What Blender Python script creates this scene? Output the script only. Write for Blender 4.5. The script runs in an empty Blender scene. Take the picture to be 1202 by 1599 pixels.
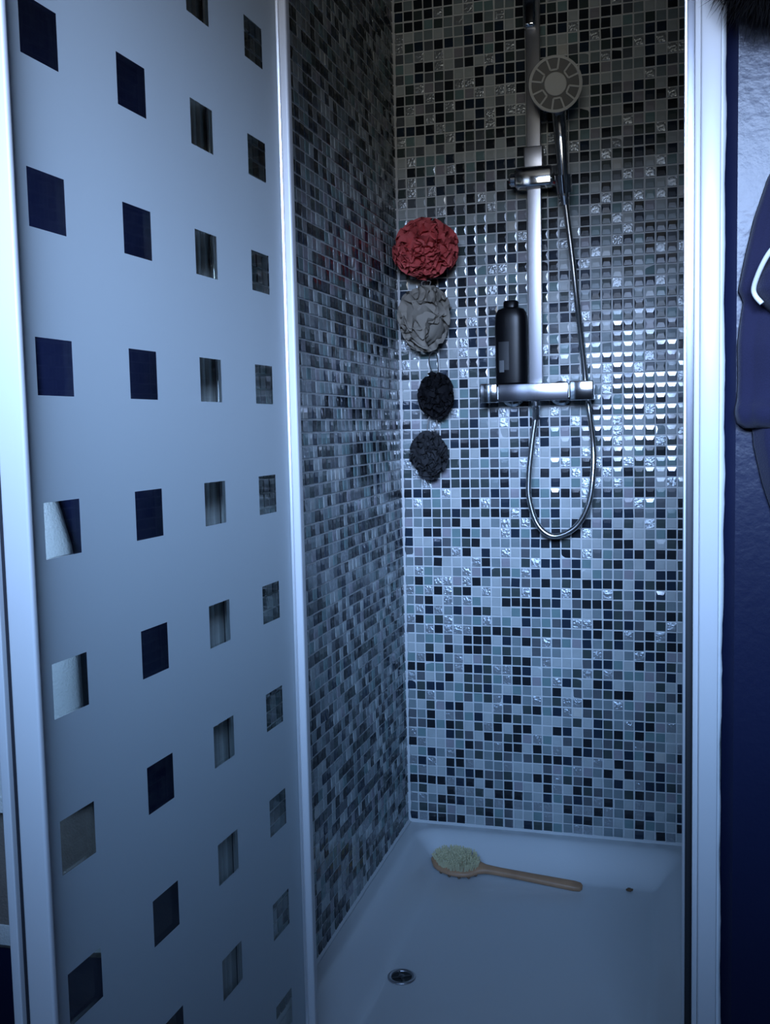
import bpy, bmesh, math, random
import numpy as np
from mathutils import Vector, Matrix

random.seed(7)
NP = np.random.RandomState(11)
scene = bpy.context.scene
COL = scene.collection

# ------------------------------------------------------------------ camera
# world: X along the tiled back wall (corner at 0), Y towards the back wall (Y = 0), Z up, Z = 0 on the tray rim
F_PX = 1547.4
CAM_P = np.array((0.6613, -2.4550, 1.0323))
CAM_R = np.array((0.96111484, 0.27525366, -0.02221916))
CAM_U = np.array((-0.00187569, 0.08696594, 0.99620952))
CAM_F = np.array((-0.27614263, 0.95743007, -0.08410054))
cam = bpy.data.cameras.new('camera')
cam.sensor_fit = 'HORIZONTAL'
cam.sensor_width = 36.0
cam.lens = 36.0 * F_PX / 1202.0
cam.clip_start = 0.02
camo = bpy.data.objects.new('camera', cam)
COL.objects.link(camo)
m = Matrix.Identity(4)
for i in range(3):
    m[i][0] = CAM_R[i]; m[i][1] = CAM_U[i]; m[i][2] = -CAM_F[i]; m[i][3] = CAM_P[i]
camo.matrix_world = m
scene.camera = camo

# ------------------------------------------------------------------ sky, window daylight, exposure
# dusk: neutral dim ground and roofs below, the sky bright just above the skyline and falling off to a dark zenith
SKY_STRENGTH = 130.0
SKY_STOPS = [(0.000, (0.052, 0.048, 0.044)),      # sin(elevation), radiance
             (0.085, (0.066, 0.062, 0.058)),
             (0.195, (0.460, 0.610, 1.000)),
             (0.300, (0.350, 0.520, 0.900)),
             (0.380, (0.180, 0.300, 0.550)),
             (0.460, (0.080, 0.140, 0.270)),
             (0.600, (0.014, 0.026, 0.052)),
             (1.000, (0.007, 0.013, 0.030))]
world = bpy.data.worlds.new('dusk_sky')
scene.world = world
world.use_nodes = True
wn = world.node_tree.nodes; wl = world.node_tree.links
wn.clear()
w_out = wn.new('ShaderNodeOutputWorld')
w_tc = wn.new('ShaderNodeTexCoord')
w_sep = wn.new('ShaderNodeSeparateXYZ')
wl.new(w_tc.outputs['Generated'], w_sep.inputs[0])
w_ramp = wn.new('ShaderNodeValToRGB')
els = w_ramp.color_ramp.elements
while len(els) < len(SKY_STOPS): els.new(0.5)
for e, (p, c) in zip(els, SKY_STOPS): e.position = p; e.color = (*c, 1)
wl.new(w_sep.outputs['Z'], w_ramp.inputs['Fac'])
w_bg = wn.new('ShaderNodeBackground'); w_bg.inputs['Strength'].default_value = SKY_STRENGTH
wl.new(w_ramp.outputs['Color'], w_bg.inputs['Color'])
wl.new(w_bg.outputs[0], w_out.inputs['Surface'])

# the bathroom window is in the wall behind the camera
REAR_Y = -3.40
WIN = (0.18, 1.38, 1.42, 2.12)      # x0, x1, z0, z1
portal = bpy.data.lights.new('window_portal', 'AREA')
portal.shape = 'RECTANGLE'
portal.size = WIN[1] - WIN[0]; portal.size_y = WIN[3] - WIN[2]
portal.cycles.is_portal = True
po = bpy.data.objects.new('window_portal', portal)
po.location = ((WIN[0] + WIN[1]) / 2, REAR_Y - 0.13, (WIN[2] + WIN[3]) / 2)
po.rotation_euler = (math.radians(90), 0, 0)      # emits towards +Y, into the room
COL.objects.link(po)

scene.view_settings.view_transform = 'Standard'
scene.view_settings.look = 'None'
scene.view_settings.gamma = 1.0
scene.view_settings.use_curve_mapping = False
scene.view_settings.exposure = 0.0
scene.cycles.use_denoising = True
scene.cycles.max_bounces = 10
scene.cycles.transparent_max_bounces = 16
scene.cycles.sample_clamp_indirect = 6.0
scene.cycles.caustics_reflective = False
scene.cycles.caustics_refractive = False

# ------------------------------------------------------------------ materials
def mat(name, color, rough=0.5, metal=0.0, spec=0.5, bump=0.0, bscale=60.0, vary=0.0, vscale=8.0, sheen=0.0, coat=0.0, detail=3.0):
    mt = bpy.data.materials.new(name); mt.use_nodes = True
    nt = mt.node_tree; N = nt.nodes; L = nt.links
    b = N['Principled BSDF']
    b.inputs['Base Color'].default_value = (*color, 1)
    b.inputs['Roughness'].default_value = rough
    b.inputs['Metallic'].default_value = metal
    b.inputs['Specular IOR Level'].default_value = spec
    b.inputs['Coat Weight'].default_value = coat
    b.inputs['Coat Roughness'].default_value = 0.08
    if sheen: b.inputs['Sheen Weight'].default_value = sheen
    tc = N.new('ShaderNodeTexCoord')
    if vary > 0:
        nz = N.new('ShaderNodeTexNoise'); nz.inputs['Scale'].default_value = vscale; nz.inputs['Detail'].default_value = 4
        L.new(tc.outputs['Object'], nz.inputs['Vector'])
        mx = N.new('ShaderNodeMix'); mx.data_type = 'RGBA'
        mx.inputs[6].default_value = (*[c * (1 - vary) for c in color], 1)
        mx.inputs[7].default_value = (*[min(1, c * (1 + vary)) for c in color], 1)
        L.new(nz.outputs['Fac'], mx.inputs[0]); L.new(mx.outputs[2], b.inputs['Base Color'])
    if bump > 0:
        nb = N.new('ShaderNodeTexNoise'); nb.inputs['Scale'].default_value = bscale; nb.inputs['Detail'].default_value = detail
        L.new(tc.outputs['Object'], nb.inputs['Vector'])
        bp = N.new('ShaderNodeBump'); bp.inputs['Strength'].default_value = bump; bp.inputs['Distance'].default_value = 0.002
        L.new(nb.outputs['Fac'], bp.inputs['Height']); L.new(bp.outputs[0], b.inputs['Normal'])
    return mt

def clear_glass(name):
    mt = bpy.data.materials.new(name); mt.use_nodes = True
    nt = mt.node_tree; N = nt.nodes; L = nt.links; N.clear()
    o = N.new('ShaderNodeOutputMaterial'); t = N.new('ShaderNodeBsdfTransparent'); g = N.new('ShaderNodeBsdfGlossy')
    t.inputs['Color'].default_value = (0.93, 0.96, 0.95, 1); g.inputs['Roughness'].default_value = 0.02
    lw = N.new('ShaderNodeLayerWeight'); lw.inputs['Blend'].default_value = 0.5
    pw = N.new('ShaderNodeMath'); pw.operation = 'POWER'; pw.inputs[1].default_value = 5.0
    ma = N.new('ShaderNodeMath'); ma.operation = 'MULTIPLY_ADD'; ma.inputs[1].default_value = 0.9; ma.inputs[2].default_value = 0.03
    L.new(lw.outputs['Facing'], pw.inputs[0]); L.new(pw.outputs[0], ma.inputs[0])
    mx = N.new('ShaderNodeMixShader')
    L.new(ma.outputs[0], mx.inputs[0]); L.new(t.outputs[0], mx.inputs[1]); L.new(g.outputs[0], mx.inputs[2])
    L.new(mx.outputs[0], o.inputs['Surface'])
    return mt

def frosted_glass(name):
    mt = bpy.data.materials.new(name); mt.use_nodes = True
    nt = mt.node_tree; N = nt.nodes; L = nt.links; N.clear()
    o = N.new('ShaderNodeOutputMaterial')
    d = N.new('ShaderNodeBsdfDiffuse'); d.inputs['Color'].default_value = (0.78, 0.85, 0.88, 1)
    t = N.new('ShaderNodeBsdfTranslucent'); t.inputs['Color'].default_value = (0.60, 0.70, 0.74, 1)
    g = N.new('ShaderNodeBsdfGlossy'); g.inputs['Roughness'].default_value = 0.42; g.inputs['Color'].default_value = (0.9, 0.95, 1, 1)
    a = N.new('ShaderNodeMixShader'); a.inputs[0].default_value = 0.40
    L.new(d.outputs[0], a.inputs[1]); L.new(t.outputs[0], a.inputs[2])
    fr = N.new('ShaderNodeFresnel'); fr.inputs['IOR'].default_value = 1.35
    b = N.new('ShaderNodeMixShader')
    L.new(fr.outputs[0], b.inputs[0]); L.new(a.outputs[0], b.inputs[1]); L.new(g.outputs[0], b.inputs[2])
    L.new(b.outputs[0], o.inputs['Surface'])
    return mt

M = {}
M['grout'] = mat('grout', (0.60, 0.62, 0.63), 0.7, bump=0.3, bscale=400, vary=0.12, vscale=6)
M['sealant'] = mat('sealant', (0.72, 0.73, 0.74), 0.35)
M['chrome'] = mat('chrome', (0.78, 0.79, 0.82), 0.10, 1.0)
M['chrome_dull'] = mat('chrome_dull', (0.46, 0.46, 0.49), 0.36, 1.0)
M['chrome_satin'] = mat('chrome_satin', (0.34, 0.34, 0.38), 0.20, 1.0)
M['hose'] = mat('hose', (0.62, 0.62, 0.62), 0.22, 1.0)
M['face_grey'] = mat('face_grey', (0.50, 0.50, 0.48), 0.5)
M['face_dark'] = mat('face_dark', (0.10, 0.10, 0.10), 0.5)
M['white_frame'] = mat('white_frame', (0.62, 0.61, 0.62), 0.30, 0.0, 0.42, vary=0.03)
M['alu'] = mat('alu', (0.78, 0.78, 0.80), 0.30, 0.6)
M['rubber'] = mat('rubber', (0.018, 0.018, 0.025), 0.5)
M['channel'] = mat('channel', (0.11, 0.11, 0.12), 0.30, 0.8)
M['frosted'] = frosted_glass('frosted')
M['clear'] = clear_glass('clear')
M['tray'] = mat('tray', (0.74, 0.75, 0.76), 0.30, 0.0, 0.5, bump=0.10, bscale=260)
M['navy'] = mat('navy', (0.009, 0.012, 0.038), 0.30, 0, 0.30, bump=0.25, bscale=90, vary=0.15, vscale=5)
M['navy_matte'] = mat('navy_matte', (0.010, 0.014, 0.045), 0.75, 0, 0.3)
M['ceiling'] = mat('ceiling', (0.55, 0.54, 0.52), 0.8)
M['floor'] = mat('floor', (0.06, 0.055, 0.05), 0.5, vary=0.2, vscale=14)
M['robe'] = mat('robe', (0.014, 0.014, 0.040), 0.9, 0, 0.2, bump=0.5, bscale=500, sheen=0.12)
M['piping'] = mat('piping', (0.80, 0.80, 0.80), 0.7)
M['fur'] = mat('fur', (0.006, 0.0055, 0.006), 0.85, 0, 0.1)
M['white_towel'] = mat('white_towel', (0.66, 0.65, 0.62), 0.95, 0, 0.1, bump=0.9, bscale=260, sheen=0.2)
M['brown_towel'] = mat('brown_towel', (0.20, 0.165, 0.14), 0.95, 0, 0.1, bump=0.9, bscale=260, sheen=0.1)
M['pink'] = mat('pink_net', (0.55, 0.085, 0.085), 0.7, vary=0.2, vscale=40)
M['beige'] = mat('beige_net', (0.26, 0.235, 0.20), 0.8, vary=0.15, vscale=40)
M['black'] = mat('black_net', (0.005, 0.005, 0.007), 0.8, 0, 0.2)
M['charcoal'] = mat('charcoal_net', (0.026, 0.027, 0.031), 0.8, 0, 0.2, vary=0.3, vscale=60)
M['cord'] = mat('cord', (0.22, 0.20, 0.19), 0.7)
M['cord_dark'] = mat('cord_dark', (0.02, 0.02, 0.02), 0.7)
M['bottle'] = mat('bottle', (0.004, 0.004, 0.005), 0.28, 0, 0.16)
M['label_grey'] = mat('label_grey', (0.13, 0.14, 0.15), 0.5)
M['label_dim'] = mat('label_dim', (0.018, 0.020, 0.023), 0.5)
M['wood'] = mat('wood', (0.50, 0.27, 0.15), 0.45, bump=0.2, bscale=80, vary=0.35, vscale=22)
M['bristle'] = mat('bristle', (0.78, 0.70, 0.44), 0.85, vary=0.15, vscale=60)
M['nub'] = mat('nub', (0.26, 0.15, 0.08), 0.5)
M['scrap'] = mat('scrap', (0.16, 0.09, 0.05), 0.8)
M['hole'] = mat('hole', (0.01, 0.01, 0.012), 0.5)

# mosaic glass colours: (name, colour, roughness, bump, weight)
TILE_KINDS = [
    ('tile_black',   (0.016, 0.020, 0.026), 0.10, 0.0, 17),
    ('tile_navy',    (0.020, 0.032, 0.052), 0.10, 0.0, 10),
    ('tile_bottle',  (0.050, 0.068, 0.070), 0.12, 0.0, 12),
    ('tile_slate',   (0.100, 0.112, 0.128), 0.12, 0.0, 10),
    ('tile_mid',     (0.200, 0.245, 0.262), 0.12, 0.0, 15),
    ('tile_teal',    (0.165, 0.250, 0.260), 0.12, 0.0, 7),
    ('tile_light',   (0.400, 0.435, 0.445), 0.14, 0.0, 17),
    ('tile_mauve',   (0.270, 0.265, 0.300), 0.14, 0.0, 4),
    ('tile_foil',    (0.330, 0.360, 0.385), 0.22, 1.0, 13),
    ('tile_white',   (0.520, 0.520, 0.500), 0.12, 0.0, 0.6),
]
for nm, c, r_, b_, w_ in TILE_KINDS:
    M[nm] = mat(nm, c, r_, 0.45 if b_ else 0.0, 0.6, bump=b_, bscale=170, vary=0.12, vscale=30)                      # polished bevels
    M[nm + '_face'] = mat(nm + '_face', c, 0.22, 0.45 if b_ else 0.0, 0.14, bump=max(b_, 0.05), bscale=170, vary=0.12, vscale=30)   # satin face
TILE_W = np.array([k[4] for k in TILE_KINDS], float); TILE_W /= TILE_W.sum()

# ------------------------------------------------------------------ mesh helpers
def obj(name, verts, faces, material, parent=None, smooth=False, loc=None):
    me = bpy.data.meshes.new(name)
    me.from_pydata([tuple(v) for v in verts], [], [tuple(f) for f in faces])
    me.update()
    bm = bmesh.new(); bm.from_mesh(me)
    bmesh.ops.recalc_face_normals(bm, faces=bm.faces); bm.to_mesh(me); bm.free()
    me.materials.append(M[material])
    if smooth: me.polygons.foreach_set('use_smooth', [True] * len(me.polygons))
    o = bpy.data.objects.new(name, me); COL.objects.link(o)
    if loc: o.location = loc
    if parent: o.parent = parent
    return o

class MB:
    """collects shapes for ONE part"""
    def __init__(s): s.v = []; s.f = []
    def add(s, v, f):
        n = len(s.v); s.v += [tuple(p) for p in v]; s.f += [tuple(i + n for i in q) for q in f]
        return s
    def box(s, x0, x1, y0, y1, z0, z1):
        v = [(x, y, z) for x in (x0, x1) for y in (y0, y1) for z in (z0, z1)]
        return s.add(v, [(0, 1, 3, 2), (4, 6, 7, 5), (0, 4, 5, 1), (2, 3, 7, 6), (0, 2, 6, 4), (1, 5, 7, 3)])
    def rbox(s, x0, x1, y0, y1, z0, z1, r=0.004, seg=3):
        bm = bmesh.new(); bmesh.ops.create_cube(bm, size=1)
        for v in bm.verts:
            v.co = ((x0 + x1) / 2 + v.co.x * (x1 - x0), (y0 + y1) / 2 + v.co.y * (y1 - y0), (z0 + z1) / 2 + v.co.z * (z1 - z0))
        bmesh.ops.bevel(bm, geom=list(bm.edges), offset=r, segments=seg, profile=0.5, affect='EDGES')
        bm.verts.index_update()
        s.add([v.co[:] for v in bm.verts], [[v.index for v in f.verts] for f in bm.faces]); bm.free()
        return s
    def prism(s, poly, z0, z1):
        n = len(poly)
        v = [(x, y, z0) for x, y in poly] + [(x, y, z1) for x, y in poly]
        f = [(i, (i + 1) % n, n + (i + 1) % n, n + i) for i in range(n)] + [tuple(range(n))[::-1], tuple(range(n, 2 * n))]
        return s.add(v, f)
    def tube(s, pts, r, n=8, closed=False, cap=True):
        pts = [Vector(p) for p in pts]; k = len(pts)
        rs = r if hasattr(r, '__len__') else [r] * k
        up = Vector((0.13, 0.97, 0.21)).normalized(); v = []; 
        for i, p in enumerate(pts):
            a = pts[(i - 1) % k] if (closed or i) else p; b = pts[(i + 1) % k] if (closed or i < k - 1) else p
            t = (b - a).normalized()
            x = t.cross(up)
            if x.length < 1e-4: x = t.cross(Vector((1, 0, 0)))
            x.normalize(); y = t.cross(x).normalized()
            for j in range(n):
                q = 2 * math.pi * j / n
                v.append(p + (x * math.cos(q) + y * math.sin(q)) * rs[i])
        f = []
        for i in range(k if closed else k - 1):
            i2 = (i + 1) % k
            for j in range(n):
                f.append((i * n + j, i * n + (j + 1) % n, i2 * n + (j + 1) % n, i2 * n + j))
        if cap and not closed:
            f.append(tuple(range(n))[::-1]); f.append(tuple(range((k - 1) * n, k * n)))
        return s.add([p[:] for p in v], f)
    def lathe(s, prof, c=(0, 0, 0), n=32, axis='z'):
        v = []; f = []; k = len(prof)
        for r, h in prof:
            for j in range(n):
                q = 2 * math.pi * j / n
                x, y, z = r * math.cos(q), r * math.sin(q), h
                if axis == 'y': x, y, z = x, z, y
                if axis == 'x': x, y, z = z, x, y
                v.append((c[0] + x, c[1] + y, c[2] + z))
        for i in range(k - 1):
            for j in range(n):
                f.append((i * n + j, i * n + (j + 1) % n, (i + 1) * n + (j + 1) % n, (i + 1) * n + j))
        f.append(tuple(range(n))[::-1]); f.append(tuple(range((k - 1) * n, k * n)))
        return s.add(v, f)
    def build(s, name, material, parent=None, smooth=False):
        return obj(name, s.v, s.f, material, parent, smooth)

def autosmooth(o, deg=25):
    me = o.data
    me.polygons.foreach_set('use_smooth', [True] * len(me.polygons))
    bm = bmesh.new(); bm.from_mesh(me)
    for e in bm.edges:
        e.smooth = not (len(e.link_faces) == 2 and e.calc_face_angle(0) > math.radians(deg))
    bm.to_mesh(me); bm.free()
    return o

def tag(o, label=None, cat=None, group=None, kind=None):
    if label: o['label'] = label
    if cat: o['category'] = cat
    if group: o['group'] = group
    if kind: o['kind'] = kind
    return o
def struct(o): o['kind'] = 'structure'; return o
def empty(name, loc, label, cat, group=None):
    o = bpy.data.objects.new(name, None); o.location = loc; o.empty_display_size = 0.05
    COL.objects.link(o); return tag(o, label, cat, group)
def under(o, root):
    """parent a mesh written in world coordinates to a root that stands at its own place"""
    o.parent = root
    o.matrix_parent_inverse = Matrix.Translation(root.location).inverted()
    return o

def spline(pts, n):
    """Catmull-Rom through pts"""
    P = [np.array(p, float) for p in pts]; P = [2 * P[0] - P[1]] + P + [2 * P[-1] - P[-2]]
    out = []
    for i in range(1, len(P) - 2):
        for k in range(n):
            t = k / n
            out.append(0.5 * ((2 * P[i]) + (-P[i - 1] + P[i + 1]) * t + (2 * P[i - 1] - 5 * P[i] + 4 * P[i + 1] - P[i + 2]) * t ** 2 + (-P[i - 1] + 3 * P[i] - 3 * P[i + 1] + P[i + 2]) * t ** 3))
    out.append(P[-2])
    return out

def project(p):
    d = np.asarray(p) - CAM_P; z = d @ CAM_F
    return 601 + F_PX * (d @ CAM_R) / z, 799.5 - F_PX * (d @ CAM_U) / z, z

# ------------------------------------------------------------------ room shell
FLOOR_Z = -0.10; CEIL_Z = 2.36
FRONT_Y = -1.05           # plane of the shower opening
WX = 0.735                # inner face of the right shower wall
RX0, RX1 = -1.5, 1.55
struct(MB().box(RX0 - .1, RX1 + .1, REAR_Y - .1, 0.1, FLOOR_Z - 0.1, FLOOR_Z).build('floor', 'floor'))
struct(MB().box(RX0 - .1, RX1 + .1, REAR_Y - .1, 0.1, CEIL_Z, CEIL_Z + 0.1).build('ceiling', 'ceiling'))
wall_back = struct(MB().box(-0.1, WX + 0.1, 0.0, 0.1, FLOOR_Z, CEIL_Z).build('wall_back', 'grout'))
wall_left = struct(MB().box(-0.1, 0.0, FRONT_Y + 0.02, 0.0, FLOOR_Z, CEIL_Z).build('wall_left', 'grout'))
wall_right = struct(MB().box(WX, WX + 0.1, FRONT_Y + 0.02, 0.0, FLOOR_Z, CEIL_Z).build('wall_right', 'grout'))
struct(MB().prism([(0.7300, FRONT_Y + 0.02), (0.7300, FRONT_Y + 0.004), (0.7450, FRONT_Y - 0.012), (RX1, FRONT_Y - 0.012), (RX1, FRONT_Y + 0.02)], FLOOR_Z, CEIL_Z).build('wall_front_right', 'navy'))
struct(MB().box(RX0, -0.066, FRONT_Y - 0.012, FRONT_Y + 0.02, FLOOR_Z, CEIL_Z).build('wall_front_left', 'navy'))
struct(MB().box(RX0 - 0.1, RX0, REAR_Y, FRONT_Y, FLOOR_Z, CEIL_Z).build('wall_room_left', 'navy'))
struct(MB().box(RX1, RX1 + 0.1, REAR_Y, FRONT_Y, FLOOR_Z, CEIL_Z).build('wall_room_right', 'navy'))
struct(MB().box(-0.066, 0.730, FRONT_Y - 0.012, FRONT_Y + 0.02, 2.06, CEIL_Z).build('wall_lintel', 'navy'))
wr = MB()
wr.box(RX0, WIN[0], REAR_Y - 0.12, REAR_Y, FLOOR_Z, CEIL_Z).box(WIN[1], RX1, REAR_Y - 0.12, REAR_Y, FLOOR_Z, CEIL_Z)
wr.box(WIN[0], WIN[1], REAR_Y - 0.12, REAR_Y, FLOOR_Z, WIN[2]).box(WIN[0], WIN[1], REAR_Y - 0.12, REAR_Y, WIN[3], CEIL_Z)
struct(wr.build('wall_rear', 'navy'))
wf = MB()
for a, b, c, d in ((WIN[0], WIN[0] + .045, WIN[2], WIN[3]), (WIN[1] - .045, WIN[1], WIN[2], WIN[3]), (WIN[0] + .045, WIN[1] - .045, WIN[2], WIN[2] + .05), (WIN[0] + .045, WIN[1] - .045, WIN[3] - .05, WIN[3])):
    wf.box(a, b, REAR_Y - 0.09, REAR_Y - 0.04, c, d)
win = struct(wf.build('window_1', 'white_frame'))
MB().box(WIN[0] + .045, WIN[1] - .045, REAR_Y - 0.068, REAR_Y - 0.062, WIN[2] + .05, WIN[3] - .05).build('pane', 'clear', win)

# ------------------------------------------------------------------ mosaic tiles
PITCH = 0.025; HALF = 0.0108; TH = 0.0018
def tile_template():
    """pressed glass tile: flat lower face, a broad gently sloping facet along the top, narrow bevels elsewhere"""
    V = []
    for ring, z in ((((-.94, -.92), (.94, -.92), (.62, .14), (-.62, .14)), TH), (((-1, -1), (1, -1), (1, 1), (-1, 1)), TH - 0.00078), (((-1, -1), (1, -1), (1, 1), (-1, 1)), -0.001)):
        for a, b in ring: V.append((a * HALF, b * HALF, z))
    F = [(0, 1, 2, 3)]
    for k in range(4):
        k2 = (k + 1) % 4
        F += [(4 + k, 4 + k2, k2, k), (8 + k, 8 + k2, 4 + k2, 4 + k)]
    return np.array(V), F
TV, TF = tile_template()
tile_mesh = bpy.data.meshes.new('tile')
tile_mesh.from_pydata(TV.tolist(), [], TF); tile_mesh.materials.append(M['tile_black']); tile_mesh.materials.append(M['tile_black_face'])
tile_mesh.polygons.foreach_set('material_index', [1] + [0] * (len(TF) - 1))
tile_mesh.update()

def tile_wall(wall, origin, u, nrm, cols, rows, seen):
    """mosaic on a wall: u = column direction, nrm = out of the wall; the 300 that show largest are objects"""
    u = np.array(u, float); nrm = np.array(nrm, float); up = np.array((0, 0, 1.0))
    B = np.stack([u, np.cross(nrm, u), nrm], 1)      # local x, y, z
    if B[2, 1] < 0: B[:, 1] *= -1; B[:, 0] *= 1
    if np.linalg.det(B) < 0: B[:, 0] *= -1
    items = []
    prev = None
    for r in range(rows):
        for c in range(cols):
            p = np.array(origin) + u * (c + .5) * PITCH + up * (r + .5) * PITCH
            k = NP.choice(len(TILE_KINDS), p=TILE_W)
            s = 0.85
            z = NP.rand()
            if z < 0.20: s = 1.5
            if z < 0.035: s = 4.5
            ax, ay = np.radians(NP.normal(0, s, 2)); az = np.radians(NP.normal(0, 0.7))
            off = NP.normal(0, 0.00035, 2)
            x, y, d = project(p)
            vis = seen(x, y) if d > 0 else False
            items.append((p + u * off[0] + up * off[1], k, ax, ay, az, vis, abs(nrm @ (CAM_P - p)) / d ** 3))
    order = sorted([i for i, t in enumerate(items) if t[5]], key=lambda i: -items[i][6])[:300]
    chosen = set(order)
    v = []; f = []; mi = []
    kinds = sorted(set(t[1] for t in items))
    for i, (p, k, ax, ay, az, vis, a) in enumerate(items):
        Rm = Matrix.Rotation(az, 3, 'Z') @ Matrix.Rotation(ax, 3, 'X') @ Matrix.Rotation(ay, 3, 'Y')
        W = B @ np.array(Rm)
        if i in chosen:
            o = bpy.data.objects.new('tile', tile_mesh); COL.objects.link(o)
            mw = Matrix.Identity(4)
            for a_ in range(3):
                for b_ in range(3): mw[a_][b_] = W[a_, b_]
                mw[a_][3] = p[a_]
            o.parent = wall; o.matrix_basis = mw
            
            for q, sfx in ((0, ''), (1, '_face')):
                o.material_slots[q].link = 'OBJECT'; o.material_slots[q].material = M[TILE_KINDS[k][0] + sfx]
        else:
            n = len(v) * len(TV)
            v.append(TV @ W.T + p)
            f += [tuple(q + n for q in t) for t in TF]; mi += [2 * k + 1] + [2 * k] * (len(TF) - 1)
    me = bpy.data.meshes.new('tile_field')
    me.from_pydata(np.concatenate(v).tolist(), [], f)
    for kd in TILE_KINDS: me.materials.append(M[kd[0]]); me.materials.append(M[kd[0] + '_face'])
    me.polygons.foreach_set('material_index', mi); me.update()
    o = bpy.data.objects.new('tile_field', me); COL.objects.link(o); o.parent = wall; o['kind'] = 'stuff'

tile_wall(wall_back, (0.003, 0.0, 0.002), (1, 0, 0), (0, -1, 0), 29, 94, lambda x, y: 614 < x < 1064 and 8 < y < 1330)
tile_wall(wall_left, (0.0, -0.004, 0.002), (0, -1, 0), (1, 0, 0), 41, 94, lambda x, y: 462 + y * 0.03 < x < 606 and 8 < y < 1480)
tile_wall(wall_right, (WX, -0.004, 0.002), (0, -1, 0), (-1, 0, 0), 41, 94, lambda x, y: False)

# silicone beads in the corners
def bead(name, a, b, n1, n2, r):
    a, b, n1, n2 = [np.array(q, float) for q in (a, b, n1, n2)]
    prof = [(0, 0), (r, 0), (r * .62, r * .22), (r * .22, r * .62), (0, r)]
    v = []; f = []
    K = 40; k = len(prof)
    for i in range(K + 1):
        p = a + (b - a) * i / K; w = 1 + NP.normal(0, 0.08)
        for s, t in prof: v.append(p + n1 * s * w + n2 * t * w)
    for i in range(K):
        for j in range(k): f.append((i * k + j, i * k + (j + 1) % k, (i + 1) * k + (j + 1) % k, (i + 1) * k + j))
    o = obj(name, v, f, 'sealant', None, True)
    return struct(o)
bead('trim_1', (0, 0, 0), (0, 0, CEIL_Z), (1, 0, 0), (0, -1, 0), 0.0085)
bead('trim_2', (0, 0, -0.001), (WX, 0, -0.001), (0, -1, 0), (0, 0, 1), 0.0075)
bead('trim_3', (0, FRONT_Y + 0.02, -0.001), (0, 0, -0.001), (1, 0, 0), (0, 0, 1), 0.0075)
bead('trim_4', (WX, FRONT_Y + 0.02, -0.001), (WX, 0, -0.001), (-1, 0, 0), (0, 0, 1), 0.0075)

# ------------------------------------------------------------------ shower tray with its waste
TRAY_D = 0.075
def tray_z(x, y):
    cx, cy = WX / 2, -0.515; hx, hy = WX / 2 - 0.03, 0.515 - 0.03
    rr = 0.07
    qx, qy = abs(x - cx) - (hx - rr), abs(y - cy) - (hy - rr)
    d = math.hypot(max(qx, 0), max(qy, 0)) + min(max(qx, qy), 0) - rr      # <0 inside
    t = min(max(-d / 0.085, 0), 1)
    s = t * t * (3 - 2 * t)
    z = -TRAY_D * s
    if d > 0: z = 0.0
    return z - 0.0015
nx, ny = 96, 130
xs = np.linspace(0.0, WX, nx); ys = np.linspace(-1.03, 0.0, ny)
tv = [(x, y, tray_z(x, y)) for y in ys for x in xs]
tf = [(j * nx + i, j * nx + i + 1, (j + 1) * nx + i + 1, (j + 1) * nx + i) for j in range(ny - 1) for i in range(nx - 1)]
ring = [i for i in range(nx)] + [j * nx + nx - 1 for j in range(1, ny)] + [(ny - 1) * nx + i for i in range(nx - 2, -1, -1)] + [j * nx for j in range(ny - 2, 0, -1)]
base = len(tv)
tv += [(tv[k][0], tv[k][1], FLOOR_Z) for k in ring]
tf += [(ring[k], base + k, base + (k + 1) % len(ring), ring[(k + 1) % len(ring)]) for k in range(len(ring))]
tray = empty('shower_tray', (WX / 2, -0.515, FLOOR_Z), 'white shower tray with a sunken floor between the tiled walls', 'shower tray')
under(obj('basin', tv, tf, 'tray', None, True), tray)
DX, DY, DZ = 0.141, -0.605, -TRAY_D - 0.0015
dr = MB().lathe([(0.0285, 0.0), (0.0285, 0.0022), (0.0265, 0.0034), (0.0225, 0.0030), (0.0205, 0.0008), (0.0205, 0.0002)], (DX, DY, DZ), 40)
drain = under(dr.build('drain_ring', 'chrome_dull', None, True), tray)
gr = MB().lathe([(0.0205, 0.0002), (0.0205, 0.0006), (0.001, 0.0006)], (DX, DY, DZ), 32)
under(gr.build('drain_cup', 'hole', None), tray)
cr = MB()
for q in (0.5, 0.5 + math.pi / 2):
    dx, dy = math.cos(q), math.sin(q)
    cr.prism([(DX + dx * .0205 - dy * .0022, DY + dy * .0205 + dx * .0022), (DX - dx * .0205 - dy * .0022, DY - dy * .0205 + dx * .0022),
              (DX - dx * .0205 + dy * .0022, DY - dy * .0205 - dx * .0022), (DX + dx * .0205 + dy * .0022, DY + dy * .0205 - dx * .0022)], DZ + .0006, DZ + .0018)
cr.lathe([(0.0065, 0.0018), (0.0065, 0.0030), (0.004, 0.0038), (0.001, 0.004)], (DX, DY, DZ), 16)
under(cr.build('drain_cross', 'channel'), tray)

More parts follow.
